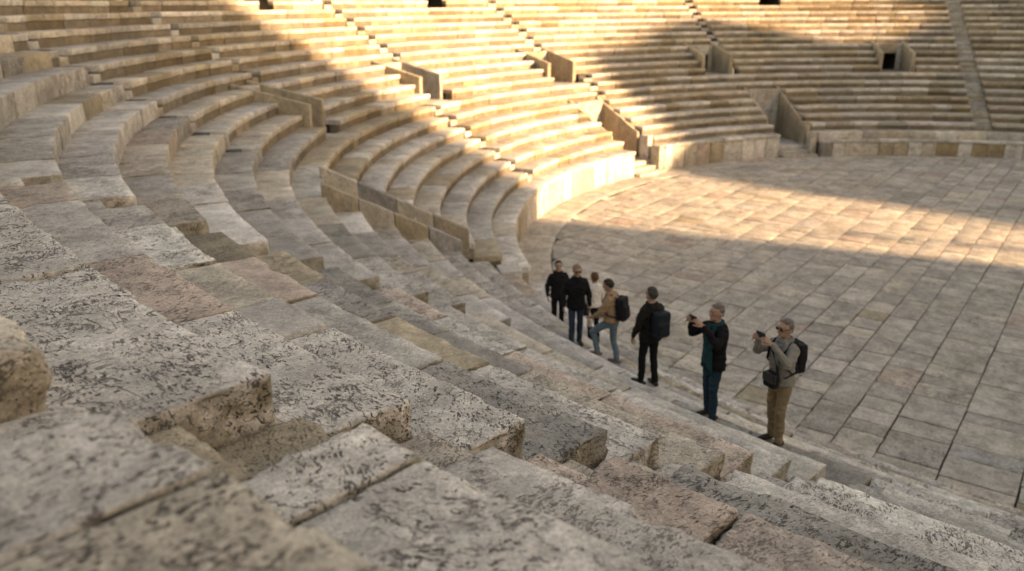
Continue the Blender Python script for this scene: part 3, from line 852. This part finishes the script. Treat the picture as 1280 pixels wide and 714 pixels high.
class Person:
    def __init__(s, label, pos, face, H, group=None):
        s.pos = np.array(pos); s.k = H / 1.75 / K; s.a = math.atan2(face[1], face[0]) - math.pi / 2
        s.label = label; s.lean = 0.0; s.turn = 0.0; s.nod = 0.0; s.root = None
    def W(s, v, upper=False):
        v = np.array(v, float).copy()
        c, q = math.cos(s.a), math.sin(s.a); v = v * s.k
        return np.stack([s.pos[0] + v[:, 0] * c - v[:, 1] * q, s.pos[1] + v[:, 0] * q + v[:, 1] * c, s.pos[2] + v[:, 2]], 1)
    def bend(s, v):
        """forward lean of everything above the waist"""
        v = np.array(v, float).copy(); t = np.clip((v[:, 2] - .9) / .35, 0, 1); a = -rad(s.lean) * t * t * (3 - 2 * t)
        y, z = v[:, 1].copy(), v[:, 2] - .92
        v[:, 1] = y * np.cos(a) - z * np.sin(a); v[:, 2] = .92 + y * np.sin(a) + z * np.cos(a)
        return v
    def headt(s, v):
        v = np.array(v, float).copy(); t = np.clip((v[:, 2] - 1.48) / .08, 0, 1)
        hz = np.clip((v[:, 2] - 1.50) / .05, 0, 1) * .07; v[:, 0] *= 1 + hz * (np.abs(v[:, 0]) < .14); v[:, 1] *= 1 + hz * (np.abs(v[:, 0]) < .14); v[:, 2] += hz * (v[:, 2] - 1.52) * (np.abs(v[:, 0]) < .14)
        p = np.array([0, 0, 1.52]); q = v - p; a = rad(s.turn) * t; n = -rad(s.nod) * t
        x, y = q[:, 0] * np.cos(a) - q[:, 1] * np.sin(a), q[:, 0] * np.sin(a) + q[:, 1] * np.cos(a)
        z = q[:, 2]
        fx, fy = -math.sin(rad(s.turn)), math.cos(rad(s.turn))
        f = x * fx + y * fy; f2 = f * np.cos(n) - z * np.sin(n); z2 = f * np.sin(n) + z * np.cos(n)
        x, y = x + (f2 - f) * fx, y + (f2 - f) * fy
        return np.stack([x, y, z2], 1) + p
    def put(s, geo, name, mat, parent=None, bend=True, head=False, smooth=True, base=None):
        v = np.array(geo.v, float)
        if head: v = s.headt(v)
        if bend: v = s.bend(v)
        base = s.pos if base is None else base
        v = s.W(v) - base
        me = bpy.data.meshes.new(name); me.from_pydata([tuple(x) for x in v], [], geo.f); me.update()
        me.polygons.foreach_set('use_smooth', [smooth] * len(me.polygons)); me.materials.append(mat)
        o = bpy.data.objects.new(name, me); COL.objects.link(o)
        if parent is not None: o.parent = parent
        else: o.location = base
        return o
    def build(s, jacket, trousers, shoes, hair, arms, legs, hem=.84, hairlen=0, bulk=1.0, sleeve=.95, collar=None, hands=None, bald=0.):
        A, L = arms, legs
        TORSO = [(.86, .15, .105, 0), (.95, .163, .113, -.005), (1.06, .148, .10, 0), (1.18, .158, .110, .005), (1.30, .172, .118, 0), (1.385, .170, .105, -.01), (1.435, .140, .088, -.015), (1.475, .090, .072, -.014), (1.515, .060, .060, -.004)]
        g = Geo(); g.loft(TORSO); g.tube([(0, -.012, 1.46), (0, 0, 1.53), (0, .008, 1.59)], [.058, .054, .053])
        g.ell((0, .008, 1.648), (.076, .096, .106)); g.ell((0, .035, 1.582), (.056, .066, .060)); g.ell((0, .095, 1.548), (.022, .018, .018))
        g.tube([(0, .098, 1.665), (0, .112, 1.635), (0, .119, 1.614)], [.010, .013, .015]); g.ell((0, .098, 1.683), (.050, .012, .012)); g.ell((0, .094, 1.578), (.026, .014, .012))
        for x in (-1, 1): g.ell((x * .077, -.004, 1.628), (.010, .022, .032)); g.ell((x * .034, .086, 1.635), (.022, .014, .016))
        fs = []
        for sd, (sh, el, wr, hd, pn, cu) in zip((-1, 1), A):
            shb = np.array(sh) + np.array([-.025 * sd, 0, -.03]); g.tube([shb, el], [.044, .036]); g.tube([el, wr], [.037, .028])
            th = 1 if sd < 0 else -1
            fs.append(hand(g, np.array(wr), hd, pn, th if hands is None else hands[0 if sd < 0 else 1], cu))
        for hip, kn, an, ft in L:
            g.tube([hip, kn], [.068, .044]); g.tube([kn, an], [.045, .036]); 
            an_ = np.array(an); f_ = np.array(ft, float); g.tube([an_ - f_ * .03 - np.array([0, 0, .03]), an_ + f_ * .13 - np.array([0, 0, .055])], [.034, .026], 10, .8)
        # head turns with headt; blend keeps neck continuous
        body = vox(g, .009, 2)
        nb = len(body.v); v = [tuple(x) for x in body.v]; f = list(body.f)
        for q in fs:
            b = len(v); v += [tuple(x) for x in q.v]; f += [tuple(i + b for i in ff) for ff in q.f]
        body = Geo(); body.v = v; body.f = f
        s.root = s.put(body, 'person', M_SKIN, None, True, True)
        tag(s.root, s.label, 'person', 'visitors on the steps')
        # trousers
        g = Geo(); g.loft([(.80, .150, .112, 0), (.88, .168, .122, -.006), (.96, .166, .118, -.004), (1.03, .152, .108, 0)])
        for hip, kn, an, ft in L:
            hip, kn, an = (np.array(q) for q in (hip, kn, an)); f_ = np.array(ft, float)
            g.tube([hip + [0, 0, -.02], (hip + kn) / 2, kn], [.094, .081, .066]); g.tube([kn, (kn + an) / 2 + f_ * -.012, an + [0, 0, -.015]], [.066, .062, .056], 14)
        s.put(vox(g, .011, 3, fold=.008, seed=len(s.label) % 97), 'trousers', trousers, s.root)
        for hip, kn, an, ft in L:
            an = np.array(an); f_ = np.array(ft, float); g = Geo(); z = an[2] - .085
            b0 = np.array([an[0], an[1], 0])
            g.tube([b0 - f_ * .065 + [0, 0, z + .045], b0 + f_ * .03 + [0, 0, z + .05], b0 + f_ * .12 + [0, 0, z + .04], b0 + f_ * .185 + [0, 0, z + .032]], [.043, .047, .046, .034], 12, .8)
            g.v = [(p[0], p[1], max(p[2], z)) for p in g.v]
            s.put(g, 'shoe', shoes, s.root)
        # jacket
        j = .022 * bulk; low = [(hem, .172 + j, .125 + j, 0)] + [(z, a + j, b + j, c) for z, a, b, c in TORSO[1:7] if z > hem + .04] + [(1.472, .098 + j, .078 + j, -.012), (1.512, .070 + j * .6, .068 + j * .6, -.004)]
        g = Geo(); g.loft(low)
        for sd, (sh, el, wr, hd, pn, cu) in zip((-1, 1), A):
            sh, el, wr = (np.array(q) for q in (sh, el, wr)); wv = el + (wr - el) * sleeve
            sh = sh + np.array([-.012 * (1 if sd > 0 else -1), 0, -.012]); g.ell(sh + [0, 0, -.005], (.066, .068, .062)); g.tube([sh, (sh + el) / 2, el], [.062 * (1 + .08 * bulk), .062 * bulk ** .5, .055 * bulk ** .5]); g.tube([el, (el + wv) / 2, wv], [.055 * bulk ** .5, .048 * bulk ** .5, .041], 14)
        s.put(vox(g, .011, 3, fold=.013, seed=len(s.label) % 89), 'jacket', jacket, s.root)
        if collar is not None:
            g = Geo(); t = np.linspace(0, 2 * np.pi, 15)[:-1]
            out = []
            for z, r in ((1.47, .092), (1.50, .083), (1.53, .078), (1.53, .070), (1.48, .066)):
                out.append(np.stack([r * np.cos(t), -.008 + r * np.sin(t), z - .035 * np.clip(np.sin(t), 0, 1)], 1))
            g.rings(out); s.put(g, 'collar', collar, s.root)
        # hair
        c = np.array([0, -.002, 1.655])
        def fn(o):
            q = o - c; out = []
            for p in q:
                y, z = p[1], p[2]
                lim = np.interp(y, [-.1, -.04, .01, .05, .08], [-.085 - hairlen, -.07 - hairlen, -.005 - hairlen * .9, .056, .072 + bald])
                k = 1.0 if z > lim else .80
                nn = .012 * vnoise(np.array([p * 40 + 3.0]), 5)[0]
                out.append(p * (k + nn * 4 if k == 1 else k))
            return np.array(out) + c
        g = Geo(); g.ell(c, (.0835, .1045, .110), 40, 28, fn); g = vox(g, .007, 2, fold=.008, seed=4); s.put(g, 'hair', hair, s.root, True, True)
        for x in (-1, 1):
            g = Geo(); g.ell((x * .033, .098, 1.652), (.011, .006, .006), 8, 6); s.put(g, 'eye', M_EYE, s.root, True, True)
        g = Geo(); g.ell((0, .101, 1.580), (.021, .005, .0042), 10, 6); s.put(g, 'mouth', M_LIP, s.root, True, True)
        return s.root
    def glasses(s):
        g = Geo()
        for x in (-1, 1):
            g.ell((x * .034, .108, 1.650), (.028, .008, .020), 12, 8); g.tube([(x * .062, .104, 1.655), (x * .084, .05, 1.655), (x * .085, -.02, 1.645)], [.004, .004, .004], 6)
        g.tube([(-.012, .113, 1.655), (.012, .113, 1.655)], [.004, .004], 6); s.put(g, 'sunglasses', M_BLACKP, s.root, True, True)
    def local_base(s, p):
        return s.W(s.bend(np.array([p])))[0]

def side_arms(out=.0, fwd=(0, 0)):
    r = []
    for sd, fy in zip((-1, 1), fwd):
        sh = (sd * .185, -.01, 1.405); el = (sd * (.245 + out), -.03 + fy * .3, 1.13); wr = (sd * (.25 + out), .05 + fy, .90 + abs(fy) * .25)
        r.append((sh, el, wr, (0, .15 + fy * .5, -1), (-sd, 0, 0), 22.))
    return r
def stand(gap=.1, fy=(0, 0)):
    r = []
    for sd, y in zip((-1, 1), fy):
        r.append(((sd * .088, 0, .92), (sd * (gap * .98), .02 + y * .6, .50), (sd * gap, y - .02, .085), (sd * .18, .98, 0)))
    return r
def photo_arms():
    r = []
    for sd in (-1, 1):
        sh = (sd * .185, .0, 1.415); el = (sd * .27, .19, 1.28); wr = (sd * .125, .335, 1.545)
        r.append((sh, el, wr, (-sd * .35, .55, .72), (-sd * .8, .1, -.25), 34.))
    return r

def phone(s, label):
    base = s.local_base((0, .42, 1.635))
    g = Geo(); g.box((0, .42, 1.635), (.078, .006, .038)); 
    o = s.put(g, 'phone', M_BLACKP, None, True, False, True, base); tag(o, label, 'phone')
    g = Geo(); g.ell((.055, .4275, 1.655), (.011, .003, .011), 10, 6); s.put(g, 'camera_lens', M_EYE, o, True, False, True, base)
def backpack(s, label, mat, w=.15, h=.22, zc=1.2, dep=.085, off=0.0, strap=M_BLACKF):
    base = s.local_base((off, -.2, zc - h))
    y = -.14 - dep
    g = Geo(); g.box((off, y, zc), (w, dep, h)); g.box((off, y - dep * .75, zc - h * .28), (w * .78, dep * .55, h * .5))
    r = empty('backpack', base, label, 'backpack', 'backpacks worn by the visitors')
    s.put(vox(g, .011, 4, fold=.006, seed=5), 'bag_body', mat, r, True, False, True, base)
    g = Geo(); g.tube([(off - .03, y + .02, zc + h), (off - .02, y + .02, zc + h + .04), (off + .02, y + .02, zc + h + .04), (off + .03, y + .02, zc + h)], [.008] * 4, 6); s.put(g, 'carry_loop', strap, r, True, False, True, base)
    for x in (-1, 1):
        g = Geo(); g.tube([(off * .5 + x * .075, y + .05, zc + h * .75), (x * .105, -.06, 1.485), (x * .115, .035, 1.475), (x * .125, .125, 1.36), (x * .15, .125, 1.2), (x * .19, .0, 1.08), (x * .12, y + .06, zc - h * .75)], [.020] * 7, 10, .35, (0, -1, .3))
        s.put(g, 'strap', strap, r, True, False, True, base)

F1 = lambda x, y, k: ray_at(x, y, ZK(k))
def on_row(x, y, k, m=.14):
    p = ray_at(x, y, ZK(k)); v = p[:2] - np.array([CX, CY]); r = np.hypot(*v); r2 = min(max(r, RK(k) + m), RK(k + 1) - m)
    return np.array([CX + v[0] / r * r2, CY + v[1] / r * r2, ZK(k) + .002])

HAIR_GREY = plain_mat('hair_grey', (.13, .112, .095), .7, .65, 70, .008)
HAIR_DARK = plain_mat('hair_dark', (.022, .015, .011), .6, .3, 60, .004)
HAIR_BROWN = plain_mat('hair_brown', (.10, .05, .026), .6, .3, 60, .004)
HAIR_SAND = plain_mat('hair_sandy', (.20, .15, .10), .65, .3, 60, .004)
C_BLACK = fabric('black_wool', (.009, .009, .010)); C_JEANS = fabric('blue_denim', (.024, .045, .075)); C_TEALJ = fabric('teal_denim', (.016, .040, .062))
C_LIGHTJ = fabric('light_denim', (.10, .155, .185)); C_TAN = fabric('tan_cotton', (.31, .205, .125)); C_WHITE = fabric('white_cotton', (.62, .58, .52))
C_KHAKI = fabric('khaki_cotton', (.215, .16, .095)); C_GREEN = fabric('grey_green_knit', (.21, .20, .17)); C_TEAL = fabric('teal_wool', (.005, .048, .053))
C_DKBROWN = fabric('dark_brown_coat', (.014, .012, .010)); C_BLACKT = fabric('black_trousers', (.008, .008, .009)); C_NAVY = fabric('navy_nylon', (.010, .016, .022), .6)
C_SCARFG = fabric('grey_scarf', (.16, .16, .15)); C_BAG = fabric('pale_bag', (.55, .45, .36))

def scarf(s, mat, tails, fringe=True, wide=.06):
    g = Geo(); t = np.linspace(0, 2 * np.pi, 17)[:-1]
    ring = []
    for k in range(10):
        u = k / 10 * 2 * np.pi
        ring.append(np.stack([(.088 + .028 * np.cos(u)) * np.cos(t), -.006 + (.090 + .028 * np.cos(u)) * np.sin(t), 1.505 + .034 * np.sin(u) - .045 * np.clip(np.sin(t), 0, 1)], 1))
    g.rings(ring + [ring[0]], False)
    for x0, x1, zb, y0 in tails:
        pts = [(x0, .10, 1.47), (x0 * 1.05, .150, 1.36), ((x0 + x1) / 2, .162, 1.18), (x1, y0, (1.1 + zb) / 2), (x1, y0 - .01, zb)]
        g.tube(pts, [wide * .8, wide, wide, wide * 1.1, wide * 1.15], 14, .24, (0, 1, 0), False)
    sc_ = s.put(vox(g, .009, 2, fold=.010, seed=3), 'scarf', mat, s.root)
    if fringe:
        g = Geo()
        for x0, x1, zb, y0 in tails:
            for i in range(7):
                xx = x1 + (i - 3) * wide * .33; g.tube([(xx, y0 - .01, zb + .01), (xx + .004, y0 - .012, zb - .035), (xx - .004, y0 - .01, zb - .075)], [.0055, .005, .004], 6)
        s.put(g, 'fringe', mat, sc_)

# man with sunglasses, nearest
p = Person('man in sunglasses and grey-green jumper with khaki trousers, raising a phone, nearest of the group', on_row(967, 554, 5, .08), (-.90, -.44), 1.80)
p.nod = 2
p.build(C_GREEN, C_KHAKI, M_SHOE, HAIR_GREY, photo_arms(), stand(.105, (.05, -.03)), hem=.90, bulk=1.05, bald=.012)
p.glasses(); scarf(p, C_SCARFG, [(-.04, -.05, 1.05, .150)], False, .045); phone(p, 'black phone held up by the man in sunglasses')
backpack(p, 'black backpack on the man in sunglasses', M_BLACKF, .14, .20, 1.22, .08)
base = p.local_base((-.05, .2, .92)); r = empty('shoulder_bag', base, 'small black shoulder bag hanging in front of the khaki trousers', 'bag')
g = Geo(); g.box((-.05, .215, 1.0), (.105, .055, .10)); p.put(vox(g, .009, 3, fold=.004), 'bag_body', M_BLACKF, r, True, False, True, base)
g = Geo(); g.box((-.05, .255, 1.035), (.108, .022, .062)); p.put(g, 'flap', M_BLACKP, r, True, False, True, base)
g = Geo(); g.tube([(-.14, .20, 1.07), (-.06, .165, 1.22), (.06, .15, 1.38), (.10, .06, 1.485), (.09, -.08, 1.46), (-.05, -.165, 1.25), (-.2, -.06, 1.1), (-.19, .12, 1.05)], [.014] * 8, 8, .35, (0, 1, .2)); p.put(g, 'strap', M_BLACKF, r, True, False, True, base)

p = Person('man in black coat and long teal scarf raising a phone', on_row(886, 523, 5, .08), (-.90, -.44), 1.75)
p.build(C_BLACK, C_TEALJ, M_SHOE, HAIR_GREY, photo_arms(), stand(.10, (.04, -.03)), hem=.82, bulk=1.3)
scarf(p, C_TEAL, [(-.085, -.11, .84, .165), (.02, -.01, .92, .178)], True, .048); phone(p, 'black phone held up by the man in the teal scarf')

p = Person('man seen from behind in black clothes with a dark backpack, walking alone in the middle', on_row(809, 481, 4, .08), (-.5, .87), 1.74)
p.turn = 8
p.build(C_DKBROWN, C_BLACKT, M_SHOE, plain_mat('hair_dark_grey', (.045, .040, .034), .7, .3, 60, .004), side_arms(.03, (.05, -.02)), stand(.09, (.09, -.06)), hem=.84, bulk=1.35)
backpack(p, 'dark navy backpack on the man in black clothes', C_NAVY, .15, .22, 1.18, .09, .03)

p = Person('person in tan jacket and light blue jeans with black backpack, stepping up', on_row(763, 455, 3, .08), (-.86, .5), 1.71)
p.lean = 5; p.nod = 14
arms = [((-.185, -.01, 1.405), (-.24, .12, 1.15), (-.19, .30, 1.02), (.2, .9, -.5), (.9, 0, 0), 25.), ((.185, -.01, 1.405), (.25, .02, 1.14), (.22, .22, .96), (-.1, .8, -.6), (-.9, 0, 0), 25.)]
p.build(C_TAN, C_LIGHTJ, M_SHOEL, HAIR_DARK, arms, [((-.088, 0, .93), (-.10, .36, .66), (-.105, .24, .26), (-.1, .99, 0)), ((.088, 0, .92), (.09, .0, .50), (.09, -.10, .085), (.15, .98, 0))], hem=.93, bulk=1.35)
backpack(p, 'black backpack on the person in the tan jacket', M_BLACKF, .15, .22, 1.2, .09)

pos = on_row(741, 427, 1, .1)
p = Person('person in white top with brown bobbed hair, half hidden behind the tan jacket', pos, (-.5, .8), 1.69)
p.build(C_WHITE, C_BLACKT, M_SHOE, HAIR_BROWN, side_arms(0, (.1, .1)), stand(.09, (.03, -.03)), hem=.92, bulk=.9, hairlen=.045)
base = p.local_base((-.27, .03, .75)); r = empty('handbag', base, 'dark handbag hanging beside the white top', 'bag')
g = Geo(); g.box((-.27, .03, .88), (.05, .10, .14)); p.put(vox(g, .009, 3, fold=.004), 'bag_body', M_BLACKF, r, True, False, True, base)
g = Geo(); g.tube([(-.27, -.04, 1.0), (-.25, -.04, 1.2), (-.20, -.02, 1.44), (-.17, .0, 1.48), (-.2, .03, 1.44), (-.25, .07, 1.2), (-.27, .09, 1.0)], [.011] * 7, 8, .5, (1, 0, 0)); p.put(g, 'strap', M_BLACKF, r, True, False, True, base)

p = Person('man in open black jacket and blue jeans with fair hair, walking toward the viewer', on_row(719, 431, 3, .1), (.05, -1), 1.71)
p.nod = 10; p.turn = 6
p.build(C_BLACK, C_JEANS, M_SHOE, HAIR_SAND, side_arms(.02, (.04, .10)), stand(.095, (-.06, .14)), hem=.82, bulk=1.35, collar=C_BLACK, bald=-.01)
p.glasses()
base = p.local_base((-.26, .09, .55)); r = empty('carrier_bag', base, 'pale bag hanging from the hand of the fair-haired man', 'bag')
g = Geo(); g.loft([(.46, .035, .09, .11), (.50, .05, .11, .11), (.62, .045, .105, .105), (.70, .025, .06, .10), (.74, .012, .03, .095)]); g.v = [(x - .275, y, z) for x, y, z in g.v]
p.put(vox(g, .009, 2, fold=.008), 'bag_body', C_BAG, r, True, False, True, base)
g = Geo(); g.tube([(-.275, .07, .72), (-.27, .085, .80), (-.265, .10, .83), (-.27, .115, .80), (-.275, .13, .72)], [.006] * 5, 6); p.put(g, 'bag_handle', C_BAG, r, True, False, True, base)

pos = on_row(697, 411, 1, .1)
p = Person('man with short dark hair in zipped black jacket, leftmost of the group and partly hidden', pos, (.15, -1), 1.72)
p.turn = -8
p.build(C_BLACK, C_BLACKT, M_SHOE, HAIR_DARK, side_arms(.02, (.03, .03)), stand(.09, (.05, -.05)), hem=.84, bulk=1.3, collar=C_BLACK)


# ------------------------------------------------------------------ camera
roll, pitch = .0057, .3318
cp, sp, cr, sr = math.cos(pitch), math.sin(pitch), math.cos(roll), math.sin(roll)
rt0 = np.array([1., 0, 0]); up0 = np.array([0, sp, cp]); fw = np.array([0, cp, -sp])
rt = rt0 * cr - up0 * sr; up = rt0 * sr + up0 * cr
from mathutils import Matrix
cam = bpy.data.cameras.new('camera'); co_ = bpy.data.objects.new('camera', cam); COL.objects.link(co_)
co_.matrix_world = Matrix(((rt[0], up[0], -fw[0], CAM[0]), (rt[1], up[1], -fw[1], CAM[1]), (rt[2], up[2], -fw[2], CAM[2]), (0, 0, 0, 1)))
cam.sensor_width = 36; cam.lens = 1024.4 / 1280 * 36; cam.clip_start = .05; cam.clip_end = 3000
cam.dof.use_dof = True; cam.dof.focus_distance = 4.4; cam.dof.aperture_fstop = 1.75; cam.dof.aperture_blades = 0
scn.camera = co_
for o in COL.objects:
    if o.parent is None and o.type in ('MESH', 'EMPTY'):
        o.location = o.location * K; o.scale = (K, K, K)
co_.location = co_.location * K; cam.dof.focus_distance *= K; cam.dof.aperture_fstop /= K

# ------------------------------------------------------------------ light
w = bpy.data.worlds.new('World'); scn.world = w; w.use_nodes = True
nt = w.node_tree; nt.nodes.clear()
sky = nt.nodes.new('ShaderNodeTexSky'); sky.sky_type = 'NISHITA'; sky.sun_disc = False
sky.sun_elevation = rad(SUN_EL); sky.sun_rotation = rad(90 - SUN_AZ); sky.dust_density = 1.2; sky.air_density = 1.0
bg = nt.nodes.new('ShaderNodeBackground'); bg.inputs['Strength'].default_value = .12
ow = nt.nodes.new('ShaderNodeOutputWorld'); nt.links.new(sky.outputs[0], bg.inputs[0]); nt.links.new(bg.outputs[0], ow.inputs[0])
sl = bpy.data.lights.new('sun', 'SUN'); sl.energy = 4.6; sl.angle = rad(1.3); sl.color = (1.0, .85, .73)
so = bpy.data.objects.new('sun', sl); COL.objects.link(so)
from mathutils import Vector
sd = Vector((math.cos(rad(SUN_EL)) * math.cos(rad(SUN_AZ)), math.cos(rad(SUN_EL)) * math.sin(rad(SUN_AZ)), math.sin(rad(SUN_EL))))
so.rotation_euler = sd.to_track_quat('Z', 'Y').to_euler()
so.location = (40, 0, 40)

vs = scn.view_settings
vs.view_transform = 'Standard'; vs.look = 'None'; vs.gamma = 1; vs.use_curve_mapping = False; vs.exposure = 1.82
try:
    vs.use_white_balance = True; vs.white_balance_temperature = 12000; vs.white_balance_tint = 20
except Exception as ex: print(ex)
scn.render.engine = 'CYCLES'
scn.cycles.use_denoising = True
